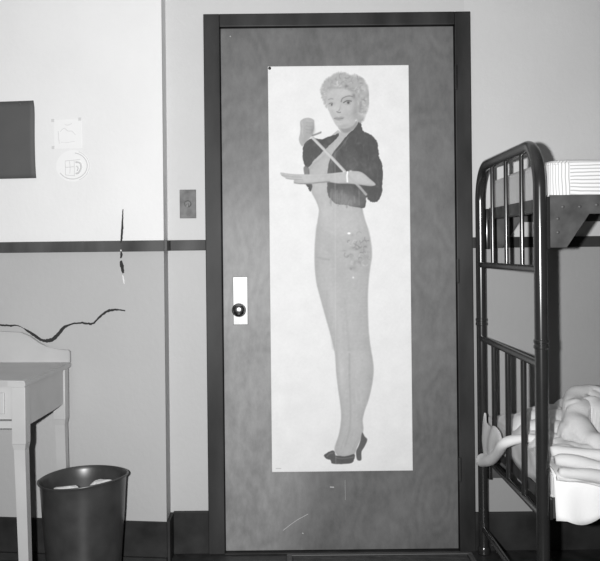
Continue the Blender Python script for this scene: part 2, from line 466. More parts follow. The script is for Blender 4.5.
# ------------------------------------------------------------------ the life-size poster on the door
PX0, PX1, PZ0, PZ1 = -.075, .474, .3145, 1.8965
PD = 3.4 + DF - .002
def poster():
    nu, nv = 300, 860
    xs = np.linspace(PX0, PX1, nu); zs = np.linspace(PZ0, PZ1, nv)
    X, Z = np.meshgrid(xs, zs)
    sx = X * F / PD; sy = -(Z - CAMZ) * F / PD
    GX = VX + sx + ROLL * sy; GY = VY + sy - ROLL * sx      # drawing units of the print
    WHITE = 228.0
    C = np.full(GX.shape, WHITE)

    def curve(pts, sub=5, closed=True):
        return np.array([(p.x, p.y) for p in smoothpts([(a, b, 0) for a, b in pts], sub, closed)])
    def window(x0, x1, y0, y1, pad=3):
        c = np.where((GX[0] > x0 - pad) & (GX[0] < x1 + pad))[0]
        ry = GY[:, 0]
        r = np.where((ry > y0 - pad - 3) & (ry < y1 + pad + 3))[0]
        if len(c) == 0 or len(r) == 0: return None
        return slice(r[0], r[-1] + 1), slice(c[0], c[-1] + 1)
    def dist(P, gx, gy, closed):
        best = np.full(gx.shape, 1e9)
        n = len(P)
        for i in range(n if closed else n - 1):
            a, b = P[i], P[(i + 1) % n]
            d = b - a; L2 = d @ d + 1e-9
            t = np.clip(((gx - a[0]) * d[0] + (gy - a[1]) * d[1]) / L2, 0, 1)
            best = np.minimum(best, (gx - a[0] - t * d[0]) ** 2 + (gy - a[1] - t * d[1]) ** 2)
        return np.sqrt(best)
    def inside(P, gx, gy):
        r = np.zeros(gx.shape, bool)
        n = len(P)
        for i in range(n):
            (x1, y1), (x2, y2) = P[i], P[(i + 1) % n]
            if y1 == y2: continue
            c = ((y1 > gy) != (y2 > gy)) & (gx < (x2 - x1) * (gy - y1) / (y2 - y1) + x1)
            r ^= c
        return r
    def poly(pts, g, soft=.45, alpha=1.0, sharp=False, rough=0.0, edge=0.0):
        P = np.array(pts, float) if sharp else curve(pts)
        if rough:
            P = P + rng.normal(0, rough, P.shape)
        w = window(P[:, 0].min(), P[:, 0].max(), P[:, 1].min(), P[:, 1].max())
        gx, gy = GX[w], GY[w]
        s = dist(P, gx, gy, True) * np.where(inside(P, gx, gy), 1, -1)
        a = np.clip(s / (2 * soft) + .5, 0, 1) * alpha
        C[w] = C[w] * (1 - a) + g * a
        if edge:
            C[w] = C[w] - edge * np.exp(-np.clip(s, 0, 50) / 2.4) * a
        full = np.zeros(GX.shape); full[w] = a
        return full
    def stroke(pts, width, g, soft=.4, alpha=1.0, clip=None, straight=False):
        P = np.array(pts, float) if straight else curve(pts, 6, False)
        w = window(P[:, 0].min(), P[:, 0].max(), P[:, 1].min(), P[:, 1].max(), width + 2)
        if w is None: return
        d = dist(P, GX[w], GY[w], False)
        a = np.clip((width / 2 - d) / (2 * soft) + .5, 0, 1) * alpha
        if clip is not None: a = a * clip[w]
        C[w] = C[w] * (1 - a) + g * a
    def blob(cx, cy, rx, ry, g, alpha=1.0, ang=0.0, clip=None, p=2):
        ca, sa = math.cos(ang), math.sin(ang)
        dx, dy = GX - cx, GY - cy
        u = (dx * ca + dy * sa) / rx; v = (-dx * sa + dy * ca) / ry
        a = np.exp(-(u * u + v * v) ** (p / 2)) * alpha
        if clip is not None: a = a * clip
        C[:] = C * (1 - a) + g * a

    SK = 180
    poly([(338, 130), (322, 143), (313, 154), (308.5, 168), (312, 184), (335, 184), (350, 140)], SK, .5, 1, True)
    # torso, hips and legs
    body = poly([(330, 146), (324, 155), (314, 163), (308.5, 170), (309, 180), (311.5, 192), (315.6, 200), (318.6, 208), (318.8, 213), (317, 225.7),
                 (315.2, 242), (314.8, 262), (316.6, 282), (321, 300), (326, 318), (331, 336), (334.7, 352), (336.2, 372), (338.4, 390), (340.4, 405),
                 (341.2, 418), (339, 434), (334.6, 448), (337, 455), (345, 458), (353.5, 455.5), (357.5, 446), (361.5, 437), (363.4, 429), (362.7, 420),
                 (364.6, 411), (368.4, 400), (371.8, 386), (373.6, 371), (372.6, 359), (370, 344), (368.2, 325), (367.6, 300), (368.2, 284), (369.8, 268.5),
                 (371.8, 256), (370.9, 243), (368, 229), (364.6, 218), (362.6, 209), (360, 190), (350, 160), (344, 146), (338, 141)], SK, .7, 1, False, 0, 16)
    # sheer tights from the waist down, darker than the skin
    blob(343, 300, 9, 70, 186, .35, -.1, body)
    poly([(317.3, 224), (325, 231), (340, 236), (355, 232), (367, 227), (371, 243), (371.8, 256), (369.8, 268.5), (368.2, 284), (367.6, 300), (368.2, 325), (369.4, 343), (369.8, 350),
          (352, 351), (334.4, 350.5), (331, 336), (326, 318), (321, 300), (316.6, 282), (314.8, 262), (315.2, 242)], 173, 1.2, .6)
    blob(341, 224, 19, 9, 184, .7, 0, body); blob(330, 210, 12, 16, 186, .4, 0, body)
    blob(333, 300, 4.5, 34, 192, .45, -.16, body); blob(342, 345, 5, 30, 192, .25, -.06, body)
    blob(350, 322, 5, 20, 186, .4, 0, body)
    blob(367, 300, 4, 55, 165, .5, -.02, body); blob(316, 262, 3.5, 36, 166, .5, .05, body)
    blob(341, 374, 2.6, 22, 196, .5, -.06, body); blob(357, 365, 4, 16, 193, .5, -.05, body)
    blob(370, 378, 3.4, 22, 165, .5, .12, body); blob(338, 400, 2.5, 26, 170, .5, -.05, body)
    blob(326, 216, 6, 10, 190, .5, 0, body); blob(345, 222, 6, 9, 190, .6, 0, body)
    stroke([(349.5, 354), (349.4, 375), (350, 395), (350.6, 415), (349, 432), (345, 446)], 1.5, 160, .9, .65, body)
    stroke([(345, 300), (347, 325), (349, 350)], 1.8, 165, 1.0, .5, body)
    stroke([(316, 257), (322, 258.5), (329, 259.5)], 1.6, 158, .8, .7, body)
    for k in range(60):
        x, y = rng.uniform(316, 372), rng.uniform(236, 440)
        blob(x, y, rng.uniform(.5, 1.4), rng.uniform(3, 12), rng.choice([166, 170, 184, 192]), .3, 0, body)
    for y in np.arange(234, 350, 3.1):
        stroke([(316, y + rng.normal(0, .5)), (372, y + rng.normal(0, .5))], .8, 182, .6, .22, body, True)
    # lace flower at the hip
    for k in range(40):
        blob(359 + rng.normal(0, 5), 250 + rng.normal(0, 9), rng.uniform(.8, 2.6), rng.uniform(.8, 2.6), rng.choice([140, 150, 156, 188]), .4, 0, body)
    for k in range(26):
        cx, cy = 359 + rng.normal(0, 5.2), 250 + rng.normal(0, 8.0)
        a0 = rng.uniform(0, 6.28); r = rng.uniform(1.2, 2.8)
        stroke([(cx + r * math.cos(a0 + t), cy + r * math.sin(a0 + t)) for t in (0, .9, 1.8, 2.7)], .9, rng.choice([124, 136, 150, 196]), .45, .6, body)
    blob(362, 246, 4, 6, 140, .45, .3, body); blob(353, 268, 4, 3, 142, .45, .3, body); blob(366, 258, 4, 5, 150, .3, 0, body)
    for (x, y, r) in ((365.5, 246.5, 1.0), (348, 256, 1.1), (351, 269, 1.0)):
        blob(x, y, r, r, 130, .6)
    blob(349, 233.3, 1.7, 1.1, 250, 1.0, 0, None, 4); blob(353.2, 277.6, .9, .9, 235, .9)
    # shoes
    SH = 88
    poly([(324, 455.2), (328, 452.2), (332.4, 450.4), (334.6, 451.6), (335.6, 455), (340, 456), (346, 456.2), (354.4, 454.2), (354, 459.8), (351, 463.2), (341, 464), (332.4, 463.6), (330.4, 460.2), (326.2, 458.6)], SH, .4, 1, False, .1)
    poly([(362.2, 432.6), (364.8, 436.5), (367.3, 439.8), (364.6, 446.5), (361.5, 452), (361.3, 459.8), (357.2, 459.8), (356.1, 451.8), (358.6, 446), (360.4, 440.5)], SH + 6, .5, 1, False)
    stroke([(336, 457.6), (343, 458.6), (353.6, 457)], .8, 120, .4, .7)
    stroke([(327, 456.4), (330, 453.6), (333, 453)], 1, 125, .4, .6)
    stroke([(341, 450), (343, 442), (346, 436)], 1, 165, .5, .5, body); stroke([(352, 452), (355, 444), (359, 438)], 1, 165, .5, .5, body)
    # open cropped jacket, both fronts
    JK = 80
    def ragged(pts, amp):
        P = curve(pts, 5)
        return [tuple(q) for q in P + rng.normal(0, amp, P.shape)]
    jr = poly(ragged([(359.8, 119.5), (361.4, 125), (363, 130.5), (367, 132.6), (372, 135.8), (377, 141.5), (378.4, 149), (379.2, 157), (382, 163), (383, 172), (382.4, 184), (382, 192), (378.8, 200),
               (373.5, 202.2), (369, 200.4), (366.2, 197.5), (364.6, 207.5), (355, 206.8), (346, 205), (336, 203.6), (331, 199), (328, 195), (327.2, 186), (327.4, 175), (328.4, 164), (333, 152.5), (340.5, 143.2), (347.5, 134.5), (353.5, 129.2), (357, 123)], .22), JK, .4, 1, True)
    jl = poly(ragged([(339.2, 133.4), (334, 135), (328, 137), (321.5, 139.4), (314, 138), (308.5, 139.8), (304.6, 143), (303, 148), (302.6, 156), (303.8, 163.2), (306.2, 167), (309.2, 166.6), (313.5, 161), (320, 154.4), (326, 148.6), (331, 144), (337.6, 137.4)], .18), JK, .4, 1, True)
    poly([(303.5, 168), (308, 166.5), (309.6, 175), (306.5, 182)], JK + 20, .5, .8)
    poly(ragged([(304.2, 183), (311, 183.6), (312.2, 187), (310.4, 191.6), (308.6, 189.2), (307.2, 186.4)], .2), JK, .4, 1, True)
    blob(341, 198, 14, 10, 146, .75, .1, jr); blob(352, 203, 10, 5, 158, .6, 0, jr); blob(333, 158, 4, 8, 112, .5, 0, jr); blob(350, 160, 9, 9, 100, .5, 0, jr)
    for k in range(70):
        x, y = rng.uniform(328, 383), rng.uniform(132, 205)
        l = rng.uniform(3, 8); s = rng.normal(0, .35)
        stroke([(x, y), (x + l * s, y + l)], rng.uniform(.7, 1.6), rng.choice([76, 82, 98, 104]), .6, .45, jr, True)
    for k in range(14):
        x, y = rng.uniform(303, 338), rng.uniform(137, 166)
        stroke([(x, y), (x + rng.normal(0, 2), y + rng.uniform(2, 6))], 1, rng.choice([76, 98]), .6, .45, jl, True)
    stroke([(377.4, 156), (378.2, 168), (376, 184), (372, 192)], 1.4, 82, .7, .6, jr)
    stroke([(349, 136), (342, 146), (335, 154), (331, 163)], 1, 118, .5, .6, jr)
    blob(322, 178, 8, 16, 192, .35, .3, body)
    for k in range(60):
        blob(rng.uniform(328, 382), rng.uniform(130, 204), rng.uniform(1, 3.5), rng.uniform(1, 4.5), rng.choice([72, 76, 94, 104, 112]), .45, rng.uniform(-1, 1), jr)
    for k in range(16):
        blob(rng.uniform(303, 338), rng.uniform(136, 166), rng.uniform(1, 3), rng.uniform(1, 4), rng.choice([72, 96, 104]), .45, 0, jl)
    for k in range(20):
        x = rng.uniform(330, 362)
        stroke([(x, rng.uniform(188, 200)), (x + rng.normal(0, 1), rng.uniform(202, 207.5))], rng.uniform(.8, 1.8), rng.choice([104, 160, 168, 120]), .8, .3)
    # neck
    nk = poly([(338.6, 125), (341, 133), (339, 138), (333, 144), (326, 152), (328, 158), (334, 151), (341, 142.6), (348, 134), (354.6, 128), (357.5, 121)], 178)
    poly([(340, 127.4), (346, 128.6), (353, 125.5), (357.5, 120), (356, 126.5), (350, 131.5), (344, 133)], 140, .7, .7)
    # raised fist holding the stick
    poly([(300.2, 121.8), (303.4, 118.8), (308.6, 117.8), (313.4, 119.6), (315.2, 123.4), (314.2, 128), (313, 132), (312.8, 135), (309.4, 138.4), (305, 142.6), (302.4, 146.4), (299.8, 143), (298.9, 138.6), (300, 133.6), (300.4, 128.4)], 172, .5)
    for y, x0, x1 in ((122.5, 306.5, 314.2), (126.2, 306.2, 313.8), (129.6, 306, 313.2), (132.8, 306.4, 312.6)):
        stroke([(x0, y - .4), ((x0 + x1) / 2, y + .3), (x1, y)], .6, 150, .4, .8)
    stroke([(301.6, 122), (303, 127), (302.4, 133), (304, 138)], 1.2, 188, .6, .8)
    blob(308, 121, 4, 1.6, 186, .6); blob(313.4, 128, 1.6, 5, 140, .5); blob(306, 138, 3, 4, 150, .4)
    blob(312, 131, 2.2, 3.2, 135, .55); blob(304, 140, 2, 3, 160, .5)
    stroke([(312.4, 135.6), (316.4, 134.2), (321.4, 132.2)], 1.6, 128, .5, .9)
    # forearm and open hand, palm down, pointing left
    arm = poly([(280.4, 172.7), (284.5, 173), (290, 173.8), (298, 174.3), (307, 174.4), (318, 174), (330, 173.4), (340, 172.3), (348, 171.4), (357, 171.1), (363, 173), (369, 178), (375.6, 184.2),
                (371.5, 186), (362, 185), (350, 183.6), (338, 183.4), (328, 182), (322, 182.8), (313, 183.8), (303, 184), (295.8, 183.2), (293.6, 181.4), (294, 179.8), (288, 179), (285, 177.6), (281.6, 175.6)], 188, .5, 1, False, 0, 12)
    stroke([(282, 175.4), (288, 176.2), (294, 176.9), (302, 177.2)], .7, 158, .4, .8)
    stroke([(286, 178.4), (291, 179.2), (297, 179.6), (303, 179.8)], .7, 152, .4, .8)
    stroke([(294.4, 182.8), (300, 183.6), (310, 183.4), (322, 182.2), (330, 181.8)], 1.2, 132, .5, .8)
    stroke([(294.5, 180.6), (299, 181.4), (304, 181.2)], .7, 168, .4, .7)
    stroke([(340, 183.4), (356, 184.4), (372, 186)], 1.4, 150, .7, .6, arm)
    stroke([(300, 175.2), (320, 174.8), (345, 172.8)], 1.2, 200, .7, .5, arm)
    # stick, bracelet
    stroke([(312.6, 137.8), (320, 145.4), (330, 155.8), (344.6, 171.4)], 2.8, 196, .4, 1, None, True)
    stroke([(313.4, 137.2), (331, 155), (345.4, 170.8)], .7, 150, .35, .6, None, True)
    stroke([(345, 172), (354, 181.6), (360, 187.4), (366, 194.4)], 2.4, 178, .5, .85, None, True)
    stroke([(347.6, 172), (347, 176), (347.4, 181.6)], 1.7, 240, .4, 1)
    blob(350.6, 171, 1.6, .9, 225, .8); blob(344, 171.6, 1.2, .8, 225, .7)
    # face
    face = poly([(324.6, 95), (326, 101), (327.6, 108), (330.4, 114.6), (333, 120), (336, 125), (340, 128), (345, 128.2), (350, 125.8), (355, 121), (360, 113), (360.4, 100), (356, 88), (345.7, 84), (334, 84), (325, 89)], 186, .7)
    blob(355.5, 111, 3.6, 10, 150, .7, .15, face); blob(356, 99, 2.4, 6, 150, .6, 0, face); blob(348, 99, 6, 3.4, 166, .5, 0, face); blob(331, 101, 3.6, 4, 172, .4, 0, face); blob(341.4, 105, 1.2, 5, 170, .4, .1, face); blob(343, 126, 7, 2.2, 160, .55, -.15, face); blob(336, 108, 4, 5, 198, .5, 0, face); blob(347, 110, 4, 4, 196, .45, 0, face); blob(340, 124, 4, 2, 198, .45, 0, face)
    stroke([(341.6, 100), (341, 104), (340, 108.4), (338.6, 111)], .9, 152, .45, .75, face)
    stroke([(336.8, 111.6), (339, 112.6), (341.8, 111.8)], .9, 112, .4, .85)
    stroke([(328.6, 99.6), (331.2, 98.6), (334.4, 99.6)], .9, 138, .4, .8)
    stroke([(341.2, 101.6), (342.4, 98.6), (346, 96.6), (350, 96), (353.4, 97)], 1.1, 124, .4, .9)
    blob(353.8, 95.6, 1.8, 2.8, 118, .7)
    blob(331.6, 103.4, 3.2, 1.6, 160, .5); blob(348, 101, 4.6, 2.2, 150, .5)
    stroke([(329, 104), (331.2, 103), (334, 104)], .8, 108, .35, .9); stroke([(343.6, 102.6), (347, 100.8), (351.6, 101.2), (352.8, 102.2)], 1.0, 92, .35, .95)
    blob(331.7, 104.8, 1.0, 1.1, 84, .95, 0, None, 3); blob(348.3, 102.7, 1.4, 1.3, 74, .95, 0, None, 3)
    stroke([(329.4, 105.8), (331.6, 106.4), (334, 105.6)], .5, 150, .35, .6); stroke([(344, 103.8), (347.8, 104.8), (352, 103.6)], .5, 150, .35, .6)
    blob(332, 108.6, 3, 2, 198, .4, 0, face); blob(348, 115, 5, 5, 168, .45, -.3, face); blob(333, 113, 1.6, 5, 172, .4, -.3, face); blob(341, 93, 8, 3, 194, .4, 0, face)
    # lips
    poly([(334, 118.3), (336.8, 116.8), (338.8, 117.3), (341, 116.6), (345, 117.6), (342.4, 118.5), (338.8, 118.8)], 148, .45, .75)
    poly([(334.6, 118.8), (338.8, 119.3), (344, 118.4), (342.6, 120.2), (339.4, 121), (336.4, 120.4)], 166, .45, .75)
    stroke([(334.2, 118.6), (338.8, 119.1), (344.8, 118)], .6, 112, .3, .85)
    stroke([(337, 122.6), (339.4, 123), (342, 122.4)], .7, 168, .5, .6)
    # hair, a cap of short blond curls
    hair_o = [(326.6, 107.6), (323.8, 102.6), (321.6, 96), (320.4, 90.6), (321.6, 86.4), (323.4, 82.4), (326.8, 78.4), (331, 76.2), (335.4, 73.2), (340.6, 72.2), (346, 73.2), (350.8, 75.2), (355.6, 74.8), (360.4, 76.6),
              (364, 79.8), (366.4, 83.6), (368.8, 89.6), (369.6, 96), (369.4, 102.6), (368, 108), (366.4, 112.6), (364.6, 118), (361.8, 122.4), (357.6, 121.8), (356.4, 116), (357.6, 108), (357.2, 100), (355, 94), (350, 90.4),
              (345.6, 88.8), (340, 88.4), (334, 89.4), (329.6, 91.2), (327.4, 95), (326.8, 100)]
    hair = poly(ragged(hair_o, .25), 172, 1.0, 1, True)
    for k in range(46):
        blob(rng.uniform(321, 369), rng.uniform(73, 122), rng.uniform(1.2, 2.6), rng.uniform(1.2, 2.6), rng.choice([146, 154, 196, 204, 210]), .55, 0, hair)
    for k in range(170):
        cx, cy = rng.uniform(320, 370), rng.uniform(72, 123)
        a0 = rng.uniform(0, 6.28); r = rng.uniform(1.4, 3.6); d = rng.choice([-1, 1])
        stroke([(cx + r * math.cos(a0 + d * t), cy + r * math.sin(a0 + d * t)) for t in (0, .7, 1.4, 2.1, 2.6)], rng.uniform(.6, 1.2), rng.choice([138, 148, 186, 198, 208]), .5, .55, hair)
    blob(346.4, 86, 2.2, 1.5, 118, .8); blob(352, 90, 3, 2, 138, .55, .4); blob(360, 88, 1.6, 5, 140, .5, -.3, hair); blob(360.5, 106, 1.6, 8, 136, .55, .1, hair); blob(361, 83, 2, 1.2, 140, .5, 0, hair)
    blob(330, 87.6, 3, 1.2, 148, .5, -.2); blob(338, 87.8, 4, 1, 148, .5)
    # paper: soft mottling, fold lines, fine print at the foot
    n1 = rng.normal(0, 1, (nv // 20 + 2, nu // 20 + 2))
    iy = np.linspace(0, n1.shape[0] - 1.001, nv); ix = np.linspace(0, n1.shape[1] - 1.001, nu)
    y0 = iy.astype(int); x0 = ix.astype(int); fy = (iy - y0)[:, None]; fx = (ix - x0)[None, :]
    sm = (n1[y0][:, x0] * (1 - fy) * (1 - fx) + n1[y0 + 1][:, x0] * fy * (1 - fx) + n1[y0][:, x0 + 1] * (1 - fy) * fx + n1[y0 + 1][:, x0 + 1] * fy * fx)
    g1 = rng.normal(0, 1, (nv + 4, nu + 4))
    g1 = sum(g1[i:i + nv, j:j + nu] for i in range(5) for j in range(5)) / 5.0
    C += sm * 1.8 + rng.normal(0, .8, C.shape) + g1 * (.9 + .7 * (C < 210))
    stroke([(334.6, 66), (335, 71)], .9, 205, .4, .8, None, True)
    stroke([(335, 140), (335.8, 470)], .7, 216, .5, .25, None, True)
    for x in np.arange(276, 281, .9):
        stroke([(x, 468.4), (x + .4, 468.5)], .6, 165, .3, .8, None, True)
    lc = np.clip(C, 0, 255) / 255.0
    lc = np.where(lc <= .04045, lc / 12.92, ((lc + .055) / 1.055) ** 2.4)
    # sheet geometry with a very slight waviness, 1 mm of body at the edges
    Y = DF - .0022 - .0012 * np.sin(X * 9 + 1) * np.sin(Z * 3.3) ** 2
    co = np.stack([X - (PX0 + PX1) / 2, Y - DF, Z - PZ0], -1).reshape(-1, 3)
    idx = np.arange(nu * nv).reshape(nv, nu)
    q = np.stack([idx[:-1, :-1], idx[:-1, 1:], idx[1:, 1:], idx[1:, :-1]], -1).reshape(-1, 4)
    # back rim so that the sheet has thickness
    border = np.concatenate([idx[0, :], idx[1:, -1], idx[-1, -2::-1], idx[-2:0:-1, 0]])
    rim = co[border].copy(); rim[:, 1] = -.0004
    rb = nu * nv + np.arange(len(border))
    rq = np.stack([border, np.roll(border, -1), np.roll(rb, -1), rb], -1)
    co = np.concatenate([co, rim]); q = np.concatenate([q, rq[:, ::-1]])
    col = np.concatenate([lc.reshape(-1), np.full(len(border), lin(228))])
    me = bpy.data.meshes.new('pinup_poster')
    me.vertices.add(len(co)); me.vertices.foreach_set('co', co.astype(np.float32).ravel())
    me.loops.add(q.size); me.loops.foreach_set('vertex_index', q.astype(np.int32).ravel())
    me.polygons.add(len(q)); me.polygons.foreach_set('loop_start', np.arange(0, q.size, 4, dtype=np.int32))
    me.update(calc_edges=True)
    at_ = me.color_attributes.new('print', 'FLOAT_COLOR', 'POINT')
    rgba = np.stack([col, col, col, np.ones_like(col)], -1).astype(np.float32)
    at_.data.foreach_set('color', rgba.ravel())
    m = bpy.data.materials.new('poster_print'); m.use_nodes = True
    b = m.node_tree.nodes['Principled BSDF']; b.inputs['Roughness'].default_value = .6; b.inputs['Specular IOR Level'].default_value = .25
    a = m.node_tree.nodes.new('ShaderNodeVertexColor'); a.layer_name = 'print'
    m.node_tree.links.new(a.outputs['Color'], b.inputs['Base Color'])
    me.materials.append(m)
    o = bpy.data.objects.new('pinup_poster', me)
    o.location = ((PX0 + PX1) / 2, DF, PZ0)
    link(o)
    tag(o, 'tall white poster of a blonde woman in jacket and heels on the door', 'poster')
    bm = bmesh.new(); lathe(bm, [(.006, -.0022), (.006, -.004), (.003, -.0055), (.0006, -.006)], 16, 'y')
    t = obj('thumb_tack', bm, M['frame'], o, smooth=True); t.location = (-.2675, 0, PZ1 - PZ0 - .007)
    return o
poster()

# ------------------------------------------------------------------ things fixed to the left wall
WANG = math.atan(TL)          # the wall's slant
def on_left(name, x, z, label, cat):
    # local x runs along the wall to the right, local -y comes out of it
    o = empty(name, (x, wl(x), z), -WANG)
    return tag(o, label, cat)
a = at(36.3, 101, 3.36); b = at(36.3, 178.4, 3.36)
zc = (a.z + b.z) / 2; h = (a.z - b.z) / 2
db = on_left('dark_sheet', a.x - .26, zc, 'plain dark grey sheet with curled corners pinned to white left wall', 'wall sheet')
bm = bmesh.new()
n = 24
V = []
for j in range(13):
    row = []
    v = -1 + 2 * j / 12
    for i in range(n + 1):
        u = -1 + 2 * i / n
        cx = .262 * u - .006 * (u > .9) * abs(v) ** 6 * (1 if v > 0 else -.3) - .004 * (1 - v * v) * (u > .0) * u
        cz = h * v * (1 - .03 * (u < 0) * abs(u))
        lift = .003 + .003 * max(0, (abs(u) - .8) / .2) ** 2 * abs(v) ** 3
        row.append(bm.verts.new((cx, -lift, cz)))
    V.append(row)
for j in range(12):
    for i in range(n):
        bm.faces.new((V[j][i], V[j][i + 1], V[j + 1][i + 1], V[j + 1][i]))
o = obj('sheet', bm, M['darkboard'], db, smooth=True)
sm = o.modifiers.new('thick', 'SOLIDIFY'); sm.thickness = .0015
for u in (-.2, .2):
    bm = bmesh.new(); lathe(bm, [(.005, -.003), (.005, -.006), (.002, -.008)], 12, 'y', (u, 0, h - .012)); obj('tack', bm, M['darkboard'], db)

# square white note with taped corners
p = at(68, 134, 3.335)
nt_ = on_left('paper_note', p.x, p.z, 'square white paper note taped to wall above the round sticker', 'paper note')
bm = bmesh.new(); box(bm, -.055, .055, -.0012, 0, -.055, .055); obj('sheet', bm, M['paper'], nt_)
for (u, v) in ((-.060, .054), (.048, .056), (-.060, -.050)):
    bm = bmesh.new(); box(bm, u - .006, u + .006, -.002, 0, v - .006, v + .006, .001); obj('tape', bm, M['faint'], nt_)
bm = bmesh.new()
tube(bm, [(-.038, -.0013, .012), (-.036, -.0013, -.02), (-.034, -.0013, -.036)], .0016, 6)
tube(bm, smoothpts([(-.03, -.0013, .01), (-.015, -.0013, .022), (0, -.0013, .012), (.018, -.0013, .01), (.03, -.0013, -.004)], 4), .0014, 6)
tube(bm, smoothpts([(-.012, -.0013, .038), (.0, -.0013, .034), (.016, -.0013, .04)], 4), .0012, 6)
tube(bm, [(-.03, -.0013, -.03), (.0, -.0013, -.033), (.028, -.0013, -.028)], .0010, 6)
obj('sketch', bm, M['faint2'], nt_)

# round sticker with a printed emblem
p = at(73, 166, 3.335)
st = on_left('round_sticker', p.x, p.z, 'faded round sticker with printed emblem on wall below the square note', 'sticker')
bm = bmesh.new()
pts = [(.068 * math.cos(t) * (1 if math.cos(t) > 0 else .98), .060 * math.sin(t)) for t in [2 * PI * k / 48 for k in range(48)]]
prism(bm, pts, 'y', -.0012, 0); obj('disc', bm, M['paper'], st)
bm = bmesh.new()
tube(bm, [(.058 * math.cos(t), -.0012, .050 * math.sin(t)) for t in np.linspace(-2.6, 1.4, 30)], .0022, 6)
tube(bm, [(.066 * math.cos(t), -.0012, .058 * math.sin(t)) for t in np.linspace(-1.2, 1.2, 20)], .0012, 6)
obj('ring', bm, M['faint'], st)
bm = bmesh.new()
for (x0, z0, x1, z1) in ((-.03, .02, -.03, -.034), (-.03, .02, .03, .024), (-.03, -.005, .005, -.003), (-.03, -.034, .008, -.038), (.006, .02, .006, -.04), (-.012, .018, -.012, -.03)):
    tube(bm, [(x0, -.0012, z0), ((x0 + x1) / 2 + .002, -.0012, (z0 + z1) / 2), (x1, -.0012, z1)], .0013, 6)
tube(bm, smoothpts([(.012, -.0012, .015), (.03, -.0012, .01), (.034, -.0012, -.008), (.024, -.0012, -.026), (.012, -.0012, -.03)], 5), .004, 6)
tube(bm, smoothpts([(.015, -.0012, .0), (.022, -.0012, -.008), (.018, -.0012, -.02)], 5), .003, 6)
obj('emblem', bm, M['faint'], st)

# ------------------------------------------------------------------ white painted washstand table
TROT = -math.atan(.058)
tb = empty('washstand', (-.835, -.085, 0), TROT)     # local origin: back right corner, x to the right, -y to the front
tag(tb, 'white painted wooden washstand with shaped backsplash and drawer against the left wall', 'washstand')
TW, TD, TH = .92, .485, .763
W_ = M['white_paint']
bm = bmesh.new()
front = [(-TW, -TD), (-TW + .06, -TD + .004), (-TW + .14, -TD + .026), (-TW + .30, -TD + .03), (-.30, -TD + .03), (-.14, -TD + .026), (-.06, -TD + .004), (.0, -TD)]
prism(bm, front + [(0, 0), (-TW, 0)], 'z', TH - .022, TH, .004)
obj('tabletop', bm, W_, tb)
bm = bmesh.new()
half = [(0, 0), (0, .040), (-.006, .046), (-.05, .048), (-.085, .056), (-.12, .075), (-.155, .100), (-.19, .114), (-.26, .118), (-TW / 2, .118)]
outl = half + [(-TW - x, z) for x, z in reversed(half[:-1])]
prism(bm, [(x, TH + z) for x, z in outl], 'y', -.018, 0, .002)
obj('backsplash', bm, W_, tb)
def leg(cx, cy):
    bm = bmesh.new()
    s = .023
    box(bm, cx - s, cx + s, cy - s, cy + s, .555, TH - .022, .002)
    # tapering square foot below the block
    z1, z0 = .555, 0.0
    for (za, zb, a, b) in ((.535, .555, .0185, .0225), (0, .535, .0155, .0185)):
        sp = .014 if cx > -TW / 2 else -.014
        r = [[bm.verts.new((cx + sx * q + sp * (1 - z / .555), cy + sy * q, z)) for sx, sy in ((-1, -1), (1, -1), (1, 1), (-1, 1))] for q, z in ((a, za), (b, zb))]
        for k in range(4):
            bm.faces.new((r[0][k], r[0][(k + 1) % 4], r[1][(k + 1) % 4], r[1][k]))
        bm.faces.new(r[0]); bm.faces.new(r[1])
    obj('leg', bm, W_, tb)
LI = .0255
for (cx, cy) in ((-LI, -TD + LI + .003), (-LI, -LI - .02), (-TW + LI, -TD + LI + .003), (-TW + LI, -LI - .02)):
    leg(cx, cy)
yF, yB = -TD + LI + .003, -LI - .02
for x in (-.019, -TW + .009):        # side aprons with a drop at the front
    bm = bmesh.new()
    prism(bm, [(yF + .02, TH - .022), (yF + .02, .609), (yB - .10, .612), (yB - .02, .616), (yB - .02, TH - .022)], 'x', x - .0, x + .010)
    obj('apron', bm, W_, tb)
bm = bmesh.new()
box(bm, -TW + .05, -.055, yB - .006, yB + .006, .62, TH - .022)
box(bm, -TW + .05, -.050, yF - .008, yF + .006, .742, TH - .022); box(bm, -TW + .05, -.050, yF - .008, yF + .006, .604, .628)
obj('front_frame', bm, W_, tb)
bm = bmesh.new(); box(bm, -TW + .053, -.053, yF + .004, yF + .018, .631, .739, .002)
box(bm, -TW + .08, -.08, yF - .004, yF + .004, .650, .720, .003)
box(bm, -TW + .06, -.06, yF + .018, yB - .03, .635, .73)
dr = obj('drawer', bm, W_, tb)
bm = bmesh.new(); lathe(bm, [(.008, 0), (.008, -.010), (.016, -.016), (.017, -.022), (.012, -.028), (.002, -.030)], 24, 'y', (-TW / 2, yF - .004, .685))
obj('drawer_knob', bm, W_, dr, smooth=True)

# ------------------------------------------------------------------ waste bin with crumpled paper
BX, BY = -.745, -.285
bn = empty('waste_bin', (BX, BY, 0))
tag(bn, 'dark metal waste bin with flared rim on floor between washstand and door', 'waste bin')
def rimz(x, z):  # the bent rim: dips towards the left
    return z + .10 * x * max(0, z / .37) ** 3 + .006 * math.sin(3 * math.atan2(.1, x + 1e-6))
bm = bmesh.new()
prof = [(.118, 0), (.124, .004), (.128, .02), (.1305, .06), (.137, .15), (.1445, .25), (.149, .33), (.1515, .362), (.155, .372), (.157, .3745), (.1555, .378), (.153, .374), (.149, .362), (.146, .33), (.1410, .25), (.134, .15), (.127, .05), (.124, .012), (.02, .010)]
lathe(bm, prof, 64)
for v in bm.verts: v.co.z = v.co.z + (.055 * v.co.x - .003 * math.sin(2.2 * math.atan2(v.co.y, v.co.x))) * max(0, min(1, v.co.z / .37)) ** 3
obj('bin_shell', bm, M['bin'], bn, smooth=True, angle=60)
bm = bmesh.new()
